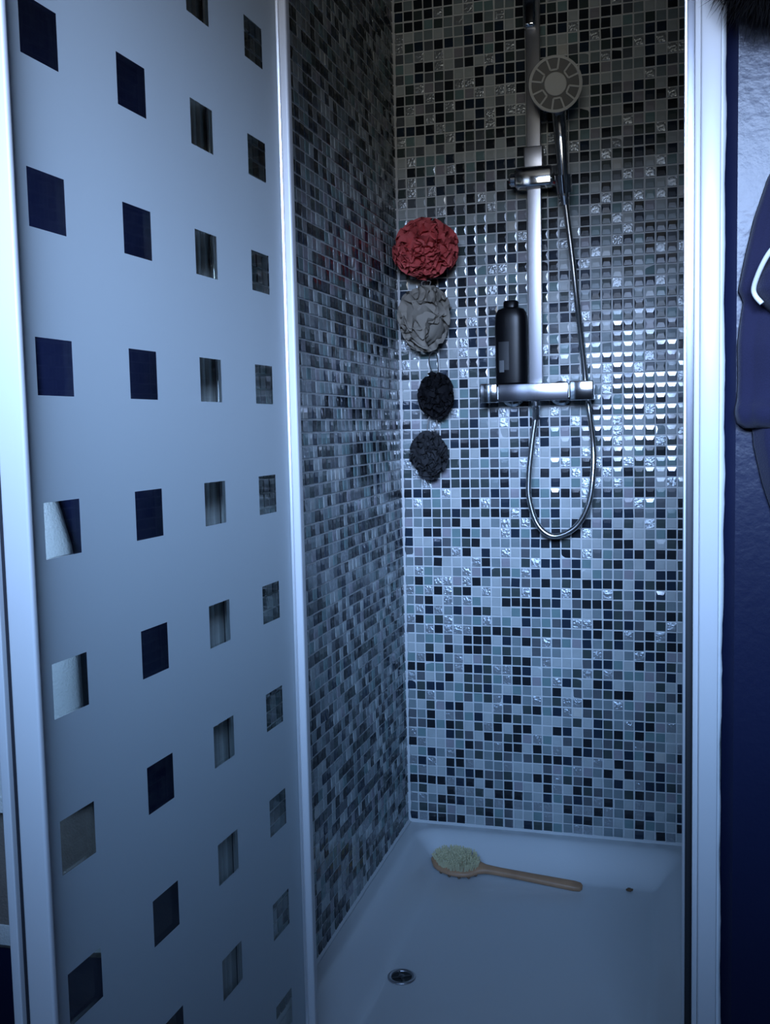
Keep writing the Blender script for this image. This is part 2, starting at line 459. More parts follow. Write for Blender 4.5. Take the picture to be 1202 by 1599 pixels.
# ------------------------------------------------------------------ jambs of the enclosure
def jamb(x_in, x_out, sgn, label):
    root = empty('shower_door_jamb', ((x_in + x_out) / 2, FRONT_Y, FLOOR_Z), label, 'door frame', 'white jambs of the shower enclosure')
    z0, z1 = 0.002, 2.02
    e0 = x_in; e1 = x_in + sgn * 0.0038; e2 = x_in + sgn * 0.0130
    a, b = sorted((e0, e1)); under(MB().rbox(a, b, FRONT_Y - 0.014, FRONT_Y + 0.019, z0, z1, 0.0008, 2).build('edge_strip', 'alu'), root)
    a, b = sorted((e1, e2)); under(MB().box(a, b, FRONT_Y + 0.002, FRONT_Y + 0.019, z0, z1).build('channel', 'channel'), root)
    e3 = x_in + sgn * 0.0205; e4 = x_in + sgn * 0.046
    a, b = sorted((e2, e3)); under(autosmooth(MB().rbox(a, b, FRONT_Y - 0.016, FRONT_Y + 0.019, z0, z1, 0.0015, 2).build('lip', 'white_frame')), root)
    a, b = sorted((e3, e4)); under(autosmooth(MB().rbox(a, b, FRONT_Y - 0.021, FRONT_Y + 0.019, z0, z1, 0.003, 3).build('face_profile', 'white_frame')), root)
    # hand-run sealant edge, uneven
    v = []; f = []; K = 160
    for i in range(K + 1):
        z = z0 + (z1 - z0) * i / K
        w = 0.0055 + 0.0016 * math.sin(z * 7.1 + 1) * math.sin(z * 2.3) + 0.0006 * math.sin(z * 41) + NP.normal(0, 0.00025)
        for dx, yy in ((-0.002, 0.019), (-0.002, -0.0185), (w * .5, -0.0165), (w, -0.0125), (w, 0.019)):
            v.append((e4 + sgn * dx, FRONT_Y + yy, z))
    for i in range(K):
        for j in range(5): f.append((i * 5 + j, i * 5 + (j + 1) % 5, (i + 1) * 5 + (j + 1) % 5, (i + 1) * 5 + j))
    f += [(0, 1, 2, 3, 4), tuple(range(K * 5, K * 5 + 5))]
    under(obj('sealant_edge', v, f, 'sealant', None, True), root)
    return root
jamb(0.6785, 0.7300, 1, 'bright white upright jamb between the tiles and the navy wall')
jamb(0.0010, -0.0650, -1, 'white upright jamb seen dimly through the clear squares of the screen')

# ------------------------------------------------------------------ frosted glass door
PHI = 0.0371; PB = 0.055; PY = -1.25
PX = np.array((math.sin(PHI), math.cos(PHI)))          # along the door, away from the camera
PN = np.array((math.cos(PHI), -math.sin(PHI)))         # face towards the shower and the camera
def D(s, z, t=0.0):
    q = np.array((PB, PY)) + PX * s + PN * t
    return (q[0], q[1], z)
DOOR_Z0, DOOR_Z1 = 0.010, 1.93
S_NEAR, S_FAR = -0.376, 0.302
door = empty('shower_screen', D((S_NEAR + S_FAR) / 2, DOOR_Z0), 'frosted glass shower screen with rows of clear squares and white stiles', 'shower screen')
H_P, V_P, Z_0, S_0 = 0.1700, 0.1682, 1.4393, -0.2998
SQ = 0.0605
cols = [S_0 + H_P * c for c in range(4)]
rows = [Z_0 - V_P * r for r in range(-2, 9)]
rows = [z for z in rows if DOOR_Z0 + 0.06 < z < DOOR_Z1 - 0.05]
sl = [S_NEAR] + sum([[c - SQ / 2, c + SQ / 2] for c in cols], []) + [S_FAR]
zl = sorted([DOOR_Z0, DOOR_Z1] + sum([[z - SQ * .485, z + SQ * .485] for z in rows], []))
gt = 0.003
verts = []; idx = {}
def vid(i, j, t):
    key = (i, j, t)
    if key not in idx:
        idx[key] = len(verts); verts.append(D(sl[i], zl[j], t))
    return idx[key]
ff = []; fb = []
isq = lambda i, j: (i % 2 == 1 and j % 2 == 1 and i < len(sl) - 1 and j < len(zl) - 1)
for i in range(len(sl) - 1):
    for j in range(len(zl) - 1):
        if isq(i, j): continue
        ff.append((vid(i, j, gt), vid(i + 1, j, gt), vid(i + 1, j + 1, gt), vid(i, j + 1, gt)))
        fb.append((vid(i, j, -gt), vid(i, j + 1, -gt), vid(i + 1, j + 1, -gt), vid(i + 1, j, -gt)))
me = bpy.data.meshes.new('frosted_pane')
nI, nJ = len(sl) - 1, len(zl) - 1
edge = []
for j in range(nJ):
    edge.append((vid(0, j, gt), vid(0, j + 1, gt), vid(0, j + 1, -gt), vid(0, j, -gt)))
    edge.append((vid(nI, j, gt), vid(nI, j, -gt), vid(nI, j + 1, -gt), vid(nI, j + 1, gt)))
for i in range(nI):
    edge.append((vid(i, 0, gt), vid(i, 0, -gt), vid(i + 1, 0, -gt), vid(i + 1, 0, gt)))
    edge.append((vid(i, nJ, gt), vid(i + 1, nJ, gt), vid(i + 1, nJ, -gt), vid(i, nJ, -gt)))
me.from_pydata(verts, [], ff + fb + edge)
me.materials.append(M['frosted']); me.materials.append(M['clear'])
me.polygons.foreach_set('material_index', [0] * len(ff) + [1] * (len(fb) + len(edge))); me.update()
pane = bpy.data.objects.new('frosted_pane', me); COL.objects.link(pane); under(pane, door)
for c in cols:
    for z in rows:
        h = SQ / 2; k = SQ * .485; g = 0.0024; e = 0.00025
        v = [D(c + a * (h - e), z + b * (k - e), t) for t in (-g, g) for a, b in ((-1, -1), (1, -1), (1, 1), (-1, 1))]
        o = obj('clear_square', v, [(0, 3, 2, 1), (4, 5, 6, 7), (0, 1, 5, 4), (1, 2, 6, 5), (2, 3, 7, 6), (3, 0, 4, 7)], 'clear')
        o.parent = pane

def door_bar(name, s0, s1, t0, t1, material, r=0.002, z0=DOOR_Z0, z1=DOOR_Z1):
    b = MB().rbox(s0, s1, t0, t1, z0, z1, r, 3)
    v = [D(p[0], p[2], p[1]) for p in b.v]
    return under(autosmooth(obj(name, v, b.f, material)), door)
def door_prism(name, poly, material, ch=0.0025):
    pts = []
    n = len(poly)
    for k in range(n):                                   # rounded corners
        p = np.array(poly[k]); a = np.array(poly[k - 1]) - p; b = np.array(poly[(k + 1) % n]) - p
        a /= np.linalg.norm(a); b /= np.linalg.norm(b)
        for t in (0, .25, .5, .75, 1):
            pts.append((1 - t) ** 2 * (p + a * ch) + 2 * t * (1 - t) * p + t * t * (p + b * ch))
    m_ = len(pts)
    v = [D(q[0], z, q[1]) for z in (DOOR_Z0, DOOR_Z1) for q in pts]
    f = [(k, (k + 1) % m_, m_ + (k + 1) % m_, m_ + k) for k in range(m_)] + [tuple(range(m_)), tuple(range(m_, 2 * m_))]
    return under(autosmooth(obj(name, v, f, material), 50), door)
door_prism('far_stile', [(0.2975, 0.0035), (0.2990, 0.0185), (0.3190, 0.0170), (0.3260, -0.010), (0.3020, -0.010)], 'white_frame', 0.0035)
door_prism('far_stile_rib', [(0.2930, 0.0032), (0.2940, 0.0075), (0.2976, 0.0078), (0.2976, 0.0032)], 'alu', 0.0008)
door_prism('near_stile', [(-0.3900, -0.0005), (-0.3895, 0.0300), (-0.3820, 0.0300), (-0.3720, 0.0060), (-0.3720, -0.0005)], 'white_frame', 0.003)
door_prism('seal', [(-0.3840, -0.0085), (-0.3840, -0.0007), (-0.3730, -0.0007), (-0.3730, -0.0085)], 'rubber', 0.0008)
door_prism('seal_strip', [(-0.3900, -0.0190), (-0.3900, -0.0087), (-0.3720, -0.0087), (-0.3720, -0.0190)], 'white_frame', 0.0015)
door_bar('top_rail', -0.374, 0.304, -0.010, 0.010, 'white_frame', 0.003, DOOR_Z1 - 0.002, DOOR_Z1 + 0.03)

# ------------------------------------------------------------------ shower valve, rail, hand shower, hose
valve = empty('shower_valve', (0.358, -0.04, 1.09), 'chrome bar shower valve with square knobs on the back wall', 'shower valve')
under(autosmooth(MB().rbox(0.266, 0.432, -0.085, -0.018, 1.090, 1.131, 0.0022, 3).build('bar', 'chrome_satin')), valve)
for a, b, nm in ((0.222, 0.2635, 'knob'), (0.4345, 0.490, 'knob')):
    k = under(autosmooth(MB().rbox(a, b, -0.090, -0.030, 1.088, 1.133, 0.003, 3).build(nm, 'chrome')), valve)
    c = (a + b) / 2
for x in (0.29, 0.408):
    under(autosmooth(MB().lathe([(0.030, 0.0), (0.030, -0.004), (0.024, -0.010), (0.016, -0.012), (0.016, -0.022)], (x, -0.003, 1.108), 28, 'y').build('wall_flange', 'chrome')), valve)
for x in (0.2650, 0.4333):
    under(MB().rbox(x - 0.0016, x + 0.0016, -0.078, -0.032, 1.095, 1.126, 0.0008, 2).build('knob_collar', 'chrome_dull'), valve)
under(autosmooth(MB().lathe([(0.012, 0.0), (0.012, -0.012), (0.009, -0.014), (0.0085, -0.020)], (0.352, -0.052, 1.090), 20).build('hose_outlet', 'chrome')), valve)

rail = empty('riser_rail', (0.352, -0.045, 1.131), 'flat chrome riser rail standing on the shower valve', 'shower rail')
under(autosmooth(MB().rbox(0.3355, 0.3685, -0.056, -0.042, 1.131, 2.06, 0.002, 3).build('rail_bar', 'chrome_dull')), rail)
under(autosmooth(MB().rbox(0.332, 0.362, -0.074, -0.004, 1.950, 2.075, 0.008, 4).build('wall_bracket', 'chrome')), rail)
sl_ = under(autosmooth(MB().rbox(0.330, 0.374, -0.066, -0.036, 1.634, 1.683, 0.003, 3).build('slider_sleeve', 'chrome_dull')), rail)
under(autosmooth(MB().rbox(0.309, 0.398, -0.082, -0.034, 1.588, 1.634, 0.007, 3).build('slider', 'chrome')), rail)
under(autosmooth(MB().lathe([(0.013, 0), (0.016, -0.004), (0.016, -0.014), (0.013, -0.018)], (0.313, -0.058, 1.611), 20, 'x').build('clamp_knob', 'chrome')), rail)
ho = MB()
ho.tube([(0.385, -0.060, 1.607), (0.405, -0.068, 1.600), (0.421, -0.078, 1.592)], [0.014, 0.014, 0.013], 14)
n = 20; hv = []; hf = []
hc = Vector((0.4245, -0.082, 1.588)); hd = Vector((-0.06, -0.22, 0.97)).normalized(); hx = hd.cross(Vector((0, 1, 0))).normalized(); hy = hd.cross(hx)
for (r_, h_) in ((0.0125, -0.022), (0.0185, -0.022), (0.0200, 0.018), (0.0145, 0.018)):
    for j in range(n):
        q = 2 * math.pi * j / n; hv.append((hc + hd * h_ + (hx * math.cos(q) + hy * math.sin(q)) * r_)[:])
for i in range(4):
    for j in range(n): hf.append((i * n + j, i * n + (j + 1) % n, ((i + 1) % 4) * n + (j + 1) % n, ((i + 1) % 4) * n + j))
ho.add(hv, hf)
under(autosmooth(ho.build('handset_holder', 'chrome')), rail)

hand = empty('hand_shower', (0.4245, -0.082, 1.57), 'round hand shower with grey spray plate clipped on the riser rail', 'hand shower')
C0 = Vector((0.411, -0.125, 1.797))
nrm = Vector((0.22, -0.95, -0.20)).normalized()        # spray face looks out of the enclosure, slightly down
ax = nrm.cross(Vector((0, 0, 1))).normalized(); ay = ax.cross(nrm).normalized()
def disc_pt(r_, q, h_): return (C0 + (ax * math.cos(q) + ay * math.sin(q)) * r_ + nrm * h_)[:]
def disc(prof, n=48):
    v = []; f = []
    for r_, h_ in prof:
        for j in range(n): v.append(disc_pt(r_, 2 * math.pi * j / n, h_))
    k = len(prof)
    for i in range(k - 1):
        for j in range(n): f.append((i * n + j, i * n + (j + 1) % n, (i + 1) * n + (j + 1) % n, (i + 1) * n + j))
    f.append(tuple(range(n))); f.append(tuple(range((k - 1) * n, k * n)))
    return v, f
v, f = disc([(0.018, -0.034), (0.040, -0.028), (0.055, -0.014), (0.0605, 0.0), (0.0605, 0.004), (0.0585, 0.006), (0.0545, 0.0062), (0.0540, 0.003), (0.01, 0.003)])
head = under(autosmooth(obj('head_shell', v, f, 'chrome_dull')), hand)
v, f = disc([(0.0600, 0.0045), (0.0600, 0.0070), (0.0540, 0.0070), (0.0540, 0.0035)]);
rim = MB(); n = 48; rim.v = v; rim.f = f[:-2] + [(3 * n + j, 3 * n + (j + 1) % n, (j + 1) % n, j) for j in range(n)]
rim_o = rim.build('rim_ring', 'face_grey'); under(rim_o, hand)
v, f = disc([(0.0535, 0.0030), (0.0535, 0.0045), (0.001, 0.0045)])
under(obj('spray_plate', v, f, 'face_dark'), hand)
v, f = disc([(0.0250, 0.0045), (0.0250, 0.0066), (0.0235, 0.0074), (0.001, 0.0074)])
under(obj('centre_cap', v, f, 'face_grey'), hand)
for k in range(12):                                    # raised ribs: radial spokes joined in pairs around the wet cells
    q0 = 2 * math.pi * (k + 0.25) / 12
    mb = MB()
    w = 0.0014
    def seg(r0, qa, r1, qb, w=0.0020):
        a = Vector(disc_pt(r0, qa, 0.0)); b = Vector(disc_pt(r1, qb, 0.0)); t = (b - a).normalized(); s = t.cross(nrm)
        vv = [(p + s * e * w + nrm * h_)[:] for p in (a, b) for e in (-1, 1) for h_ in (0.0040, 0.0068)]
        mb.add(vv, [(0, 1, 3, 2), (4, 6, 7, 5), (0, 4, 5, 1), (2, 3, 7, 6), (0, 2, 6, 4), (1, 5, 7, 3)])
    seg(0.0545, q0, 0.0310, q0)
    if k % 2 == 0: seg(0.0310, q0, 0.0310, q0 + 2 * math.pi / 12)
    under(mb.build('rib', 'face_grey'), hand)
hp = spline([(0.4115, -0.086, 1.785), (0.4160, -0.093, 1.738), (0.4195, -0.096, 1.690), (0.4220, -0.091, 1.640), (0.4245, -0.083, 1.590), (0.4255, -0.078, 1.560)], 5)
rad = [0.018 - 0.0062 * min(1, i / (len(hp) - 1) * 1.3) for i in range(len(hp))]
under(autosmooth(MB().tube(hp, rad, 18).build('handle', 'chrome')), hand)

hz = spline([(0.4255, -0.077, 1.562), (0.4330, -0.066, 1.490), (0.4402, -0.058, 1.424), (0.4490, -0.048, 1.330), (0.4561, -0.030, 1.246), (0.4640, -0.017, 1.160), (0.4680, -0.016, 1.110), (0.4760, -0.022, 1.055),
             (0.4860, -0.046, 0.974), (0.4850, -0.055, 0.905), (0.4745, -0.058, 0.840), (0.4450, -0.058, 0.787), (0.3950, -0.058, 0.764), (0.3560, -0.058, 0.789),
             (0.3350, -0.057, 0.850), (0.3335, -0.055, 0.910), (0.3420, -0.053, 0.990), (0.3500, -0.052, 1.045), (0.3520, -0.052, 1.072)], 22)
hr = [0.0066 + 0.0006 * (i % 2) for i in range(len(hz))]
hose = empty('shower_hose', tuple(hz[len(hz) * 2 // 3]), 'flexible metal shower hose looping down below the valve', 'hose')
under(MB().tube(hz, hr, 10).build('hose_coil', 'hose', None, True), hose)
under(autosmooth(MB().tube([(0.3512, -0.052, 1.045), (0.352, -0.052, 1.071)], 0.0095, 14).build('hose_nut', 'chrome')), hose)
under(autosmooth(MB().tube([(0.4252, -0.078, 1.566), (0.4275, -0.074, 1.540)], [0.0100, 0.0085], 14).build('hose_cone', 'chrome')), hose)

# ------------------------------------------------------------------ bottle on the valve
bt = empty('shower_gel_bottle', (0.2945, -0.054, 1.131), 'black plastic shower gel bottle standing upright on the shower valve', 'bottle')
def oval(prof, cx, cy, z0, n=36, p=2.6):
    v = []; f = []
    for a, b, h in prof:
        for j in range(n):
            q = 2 * math.pi * j / n; c, s = math.cos(q), math.sin(q)
            v.append((cx + a * math.copysign(abs(c) ** (2 / p), c), cy + b * math.copysign(abs(s) ** (2 / p), s), z0 + h))
    k = len(prof)
    for i in range(k - 1):
        for j in range(n): f.append((i * n + j, i * n + (j + 1) % n, (i + 1) * n + (j + 1) % n, (i + 1) * n + j))
    f.append(tuple(range(n))); f.append(tuple(range((k - 1) * n, k * n)))
    return v, f
v, f = oval([(0.034, 0.020, 0.0), (0.0375, 0.0225, 0.004), (0.0382, 0.023, 0.02), (0.0390, 0.023, 0.135), (0.0385, 0.0228, 0.158), (0.0365, 0.0220, 0.170), (0.0310, 0.020, 0.179), (0.020, 0.016, 0.183)], 0.2945, -0.054, 1.1305)
under(autosmooth(obj('bottle_body', v, f, 'bottle')), bt)
v, f = oval([(0.0180, 0.0150, 0.0), (0.0180, 0.0150, 0.013), (0.0160, 0.0135, 0.0165), (0.008, 0.007, 0.0170)], 0.2945, -0.054, 1.3130)
under(autosmooth(obj('cap', v, f, 'bottle')), bt)
def label_patch(name, q0, q1, z0, z1, material):
    n = 8; p = 2.6; v = []; f = []
    for z in (z0, z1):
        for j in range(n + 1):
            q = math.radians(q0 + (q1 - q0) * j / n); c, s = math.cos(q), math.sin(q)
            for g in (0.9990, 1.012):
                v.append((0.2945 + 0.0382 * g * math.copysign(abs(c) ** (2 / p), c), -0.054 + 0.023 * g * math.copysign(abs(s) ** (2 / p), s), z))
    m_ = 2 * (n + 1)
    for j in range(n):
        a = 2 * j
        f += [(a + 1, a + 3, m_ + a + 3, m_ + a + 1), (a, m_ + a, m_ + a + 2, a + 2), (a, a + 2, a + 3, a + 1), (m_ + a, m_ + a + 1, m_ + a + 3, m_ + a + 2)]
    f += [(0, 1, m_ + 1, m_), (2 * n, m_ + 2 * n, m_ + 2 * n + 1, 2 * n + 1)]
    return under(obj(name, v, f, material), bt)
label_patch('label_band', 228, 268, 1.165, 1.232, 'label_dim')
label_patch('label_block', 232, 253, 1.160, 1.188, 'label_grey')

# ------------------------------------------------------------------ bath puffs hanging in the corner
def puff(name, label, c, rx, ry, rz, material, frills, seed, cord_top, cord_mat, wave=9, amp=0.20):
    R_ = np.random.RandomState(seed)
    root = empty(name, (c[0], c[1], c[2] - rz), label, 'bath puff', 'bath puffs hanging in the corner of the shower')
    mb = MB()
    # soft inner ball
    n, k = 20, 12; v = []; f = []
    for i in range(k + 1):
        th = math.pi * i / k
        for j in range(n):
            ph = 2 * math.pi * j / n
            w = 0.80 + 0.05 * math.sin(5 * ph + 3 * th) + R_.normal(0, 0.02)
            v.append((math.sin(th) * math.cos(ph) * w, math.sin(th) * math.sin(ph) * w, math.cos(th) * w))
    for i in range(k):
        for j in range(n): f.append((i * n + j, i * n + (j + 1) % n, (i + 1) * n + (j + 1) % n, (i + 1) * n + j))
    mb.add(v, f)
    # ruffled net ribbons: each one gathers at the core and flares into a wavy edge
    for q in range(frills):
        a = R_.normal(size=3); a /= np.linalg.norm(a)
        b = np.cross(a, R_.normal(size=3)); b /= np.linalg.norm(b); cc = np.cross(a, b)
        tilt = R_.uniform(-0.5, 0.5)
        nseg = 84; ph = R_.uniform(0, 6.28); ph2 = R_.uniform(0, 6.28); wv = wave + R_.randint(-2, 3)
        v = []; f = []
        for i in range(nseg):
            t = 2 * math.pi * i / nseg
            d = b * math.cos(t) + cc * math.sin(t)
            for m_, r_ in enumerate((0.45, 0.72, 0.90, 1.0)):
                lat = tilt * r_ + amp * (m_ / 3) ** 1.2 * (math.sin(wv * t + ph) + 0.5 * math.sin(2.3 * wv * t + ph2))
                p = d + a * lat; p = p / np.linalg.norm(p) * r_ * (1 + 0.05 * math.sin(3 * t + ph2))
                v.append(p)
        for i in range(nseg):
            for m_ in range(3): f.append((i * 4 + m_, ((i + 1) % nseg) * 4 + m_, ((i + 1) % nseg) * 4 + m_ + 1, i * 4 + m_ + 1))
        mb.add(v, f)
    mb.v = [(c[0] + p[0] * rx, c[1] + p[1] * ry, c[2] + p[2] * rz) for p in mb.v]
    under(mb.build('net_ruffle', material, None, True), root)
    if cord_top:
        x, z = cord_top
        w = 0.011
        pts = spline([(c[0] - w * .5, c[1] + .004, c[2] + rz * 0.80), (x - w, c[1] + .002, (c[2] + rz + z) / 2), (x - w * .6, c[1] + .006, z), (x + w * .6, c[1] + .006, z), (x + w, c[1] + .002, (c[2] + rz + z) / 2), (c[0] + w * .6, c[1] + .004, c[2] + rz * 0.80)], 6)
        under(MB().tube(pts, 0.0013, 6).build('cord_loop', cord_mat, None, True), root)
    return root
puff('bath_puff', 'round coral red bath puff, topmost of the four in the corner', (0.0905, -0.070, 1.464), 0.080, 0.058, 0.073, 'pink', 16, 1, (0.092, 1.530), 'cord', 12, 0.16)
puff('bath_puff', 'ragged cream beige bath puff hanging just under the red one', (0.083, -0.062, 1.300), 0.067, 0.052, 0.080, 'beige', 9, 2, (0.088, 1.389), 'cord', 6, 0.30)
puff('bath_puff', 'small black bath puff hanging under the beige one', (0.1055, -0.050, 1.110), 0.045, 0.042, 0.058, 'black', 12, 3, (0.100, 1.215), 'cord_dark', 8, 0.18)
puff('bath_puff', 'small charcoal grey bath puff, lowest of the four', (0.0845, -0.050, 0.962), 0.048, 0.042, 0.060, 'charcoal', 12, 4, (0.094, 1.060), 'cord', 8, 0.18)
hk = empty('wall_hook', (0.092, -0.003, 1.51), 'small chrome wall hook that holds the bath puffs', 'hook')
under(autosmooth(MB().lathe([(0.012, 0), (0.012, -0.004), (0.005, -0.006), (0.005, -0.060)], (0.092, -0.0034, 1.516), 18, 'y').build('peg', 'chrome')), hk)
under(autosmooth(MB().tube([(0.092, -0.062, 1.514), (0.092, -0.067, 1.519), (0.092, -0.068, 1.525)], [0.005, 0.0048, 0.004], 10).build('tip', 'chrome')), hk)

# ------------------------------------------------------------------ bath brush lying on the tray
brush = empty('bath_brush', (0.20, -0.14, -0.06), 'long-handled wooden bath brush with pale bristles lying on the shower tray', 'brush')
BA = Vector((0.160, -0.150, -0.037)); BE = Vector((0.462, -0.155, -0.062))
bx = (BE - BA).normalized(); by = Vector((0, 0.90, 0.43)); by = (by - bx * by.dot(bx)).normalized(); bz = bx.cross(by).normalized()
if bz.z < 0: bz = -bz
def BP(a, b, c): return (BA + bx * a + by * b + bz * c)[:]
def strip_loft(stations, n=18):
    v = []; f = []
    for a, wy, wz, cz in stations:
        for j in range(n):
            q = 2 * math.pi * j / n; c, s = math.cos(q), math.sin(q)
            v.append(BP(a, wy * math.copysign(abs(c) ** .8, c), cz + wz * math.copysign(abs(s) ** .8, s)))
    k = len(stations)
    for i in range(k - 1):
        for j in range(n): f.append((i * n + j, i * n + (j + 1) % n, (i + 1) * n + (j + 1) % n, (i + 1) * n + j))
    f.append(tuple(range(n))); f.append(tuple(range((k - 1) * n, k * n)))
    return v, f
st = [(-0.064, 0.004, 0.004, 0)]
for i in range(1, 12):
    t = -1 + 2 * i / 12.0
    st.append((0.064 * t, 0.036 * math.sqrt(max(0.02, 1 - t * t)) + 0.002, 0.0085, 0))
st[-1] = (0.058, 0.0165, 0.0085, 0)
st += [(0.072, 0.0120, 0.0085, 0), (0.10, 0.0100, 0.0085, 0), (0.16, 0.0105, 0.0085, 0), (0.23, 0.0120, 0.0085, 0), (0.285, 0.0130, 0.0085, 0), (0.300, 0.0110, 0.0075, 0), (0.305, 0.005, 0.004, 0)]
v, f = strip_loft(st)
under(autosmooth(obj('wooden_body', v, f, 'wood'), 50), brush)
mb = MB()
for _ in range(620):                                   # packed bristles
    a = NP.uniform(-1, 1); b = NP.uniform(-1, 1)
    if a * a + b * b > 1: continue
    a *= 0.055; b *= 0.030
    ln = 0.022 + NP.uniform(-.002, .002); la, lb = a * 1.10 + NP.normal(0, .001), b * 1.10 + NP.normal(0, .001)
    r_ = 0.0018
    p = [BP(a + r_ * math.cos(q), b + r_ * math.sin(q), 0.007) for q in (0, 2.09, 4.19)] + [BP(la + r_ * math.cos(q), lb + r_ * math.sin(q), 0.007 + ln) for q in (0, 2.09, 4.19)]
    mb.add(p, [(0, 1, 4, 3), (1, 2, 5, 4), (2, 0, 3, 5), (3, 4, 5), (2, 1, 0)])
o = under(mb.build('bristles', 'bristle'), brush); o['kind'] = 'stuff'
for i in range(22):
    if i < 14:
        a, b = 0.055 * math.cos(2 * math.pi * i / 14), 0.030 * math.sin(2 * math.pi * i / 14)
    else:
        q = 2 * math.pi * (i - 14) / 8; a, b = 0.030 * math.cos(q), 0.015 * math.sin(q)
    v = []; f = []; n = 8; pr = [(0.0048, -0.007), (0.0048, -0.011), (0.0034, -0.0145), (0.001, -0.0158)]
    for r_, h_ in pr:
        for j in range(n): v.append(BP(a + r_ * math.cos(2 * math.pi * j / n), b + r_ * math.sin(2 * math.pi * j / n), h_))
    for k in range(3):
        for j in range(n): f.append((k * n + j, k * n + (j + 1) % n, (k + 1) * n + (j + 1) % n, (k + 1) * n + j))
    f.append(tuple(range(3 * n, 4 * n)))
    under(obj('massage_nub', v, f, 'nub', None, True), brush)

# a small brown scrap on the tray
v = []; f = []; n, k = 10, 6
for i in range(k + 1):
    th = math.pi * i / k
    for j in range(n):
        ph = 2 * math.pi * j / n; w = 1 + NP.normal(0, 0.16)
        v.append((0.571 + 0.0085 * math.sin(th) * math.cos(ph) * w, -0.118 + 0.006 * math.sin(th) * math.sin(ph) * w, tray_z(0.571, -0.118) + 0.0035 + 0.004 * math.cos(th) * w))
for i in range(k):
    for j in range(n): f.append((i * n + j, i * n + (j + 1) % n, (i + 1) * n + (j + 1) % n, (i + 1) * n + j))
tag(obj('scrap', v, f, 'scrap', None, True), 'tiny brown scrap lying on the tray beyond the brush handle', 'scrap')

# ------------------------------------------------------------------ hanging cloth
def drape(edges, y_wall, depth, folds, seed, zs=None, n=56, ripple=0.16):
    """closed hanging cloth: edges = [(z, x_left, x_right, depth_scale)], bulging from the wall towards -Y"""
    R_ = np.random.RandomState(seed); ph = R_.uniform(0, 6.28, 6)
    edges = sorted(edges); Z = np.array([e[0] for e in edges]); XL = np.array([e[1] for e in edges]); XR = np.array([e[2] for e in edges]); DS = np.array([e[3] for e in edges])
    K = 60; v = []; f = []
    zz = np.linspace(Z[0], Z[-1], K)
    for i, z in enumerate(zz):
        a, b, d = np.interp(z, Z, XL), np.interp(z, Z, XR), np.interp(z, Z, DS) * depth
        for j in range(n):
            q = 2 * math.pi * j / n
            c, s = math.cos(q), math.sin(q)
            u = (c + 1) / 2
            x = a + (b - a) * u
            if s <= 0:
                k = folds
                w = 1 + ripple * math.sin(k * 2 * math.pi * u + ph[0] + 0.9 * math.sin(z * 3 + ph[1])) + 0.5 * ripple * math.sin(k * 4.7 * u + ph[2] + z * 5)
                y = y_wall - d * (abs(s) ** 0.7) * w - 0.004
            else:
                y = y_wall - 0.002 - 0.002 * (1 - s)
            if s <= 0: y -= 0.003 * abs(s) * (math.sin(z * 47 + 19 * u + ph[4]) * math.sin(u * 13 - z * 21 + ph[5]))
            x += 0.006 * math.sin(z * 11 + ph[3] + 3 * u) * (1 - abs(c) ** 6)
            v.append((x, y, z))
    for i in range(K - 1):
        for j in range(n): f.append((i * n + j, i * n + (j + 1) % n, (i + 1) * n + (j + 1) % n, (i + 1) * n + j))
    f.append(tuple(range(n))); f.append(tuple(range((K - 1) * n, K * n)))
    return v, f
FW = FRONT_Y - 0.0125
def hook(name, x, z, label):
    r = empty(name, (x, FW, z), label, 'hook')
    under(autosmooth(MB().lathe([(0.016, 0), (0.016, -0.004), (0.006, -0.007), (0.006, -0.035)], (x, FW + 0.0005, z), 18, 'y').build('peg', 'chrome_dull')), r)
    return r
# navy robe, right
robe = empty('bathrobe', (0.90, FW, 0.55), 'dark navy bathrobe with white piping hanging on the navy wall', 'bathrobe')
v, f = drape([(1.46, 0.86, 0.94, .55), (1.40, 0.825, 0.98, .75), (1.345, 0.782, 1.01, .85), (1.29, 0.764, 1.03, .9), (1.24, 0.753, 1.04, .9), (1.20, 0.7455, 1.05, .75), (1.185, 0.7520, 1.05, .42), (1.165, 0.7490, 1.05, .50), (1.13, 0.7450, 1.05, .95), (1.085, 0.7460, 1.06, .80), (1.060, 0.7450, 1.06, .85), (1.045, 0.7420, 1.06, 1.25), (1.030, 0.7440, 1.06, 1.15), (1.022, 0.754, 1.06, .8)], FW, 0.052, 8.0, 5, ripple=0.26)
under(obj('upper_folds', v, f, 'robe', None, True), robe)
v, f = drape([(1.06, 0.762, 1.05, .8), (1.0, 0.766, 1.05, .8), (0.95, 0.777, 1.05, .8), (0.90, 0.793, 1.05, .8), (0.80, 0.815, 1.05, .8), (0.55, 0.83, 1.06, .9)], FW, 0.050, 8.0, 6, ripple=0.26)
under(obj('lower_folds', v, f, 'robe', None, True), robe)
v, f = drape([(1.285, 0.830, 1.0, .8), (1.262, 0.797, 1.0, .9), (1.24, 0.779, 1.0, 1), (1.215, 0.767, 1.0, 1), (1.195, 0.763, 1.0, 1), (1.175, 0.777, 1.0, 1), (1.150, 0.802, 1.0, .9), (1.125, 0.835, 1.0, .6)], FW - 0.02, 0.060, 1.0, 8, ripple=0.05)
under(obj('folded_lapel', v, f, 'robe', None, True), robe)
cuff = spline([(0.850, -1.160, 1.300), (0.828, -1.158, 1.277), (0.800, -1.150, 1.257), (0.781, -1.140, 1.240), (0.770, -1.128, 1.222), (0.7625, -1.112, 1.200), (0.7640, -1.108, 1.189), (0.7720, -1.110, 1.178)], 8)
under(MB().tube(cuff, 0.0032, 8).build('white_piping', 'piping', None, True), robe)
hook('coat_hook', 0.90, 1.45, 'coat hook on the navy wall holding the navy bathrobe')

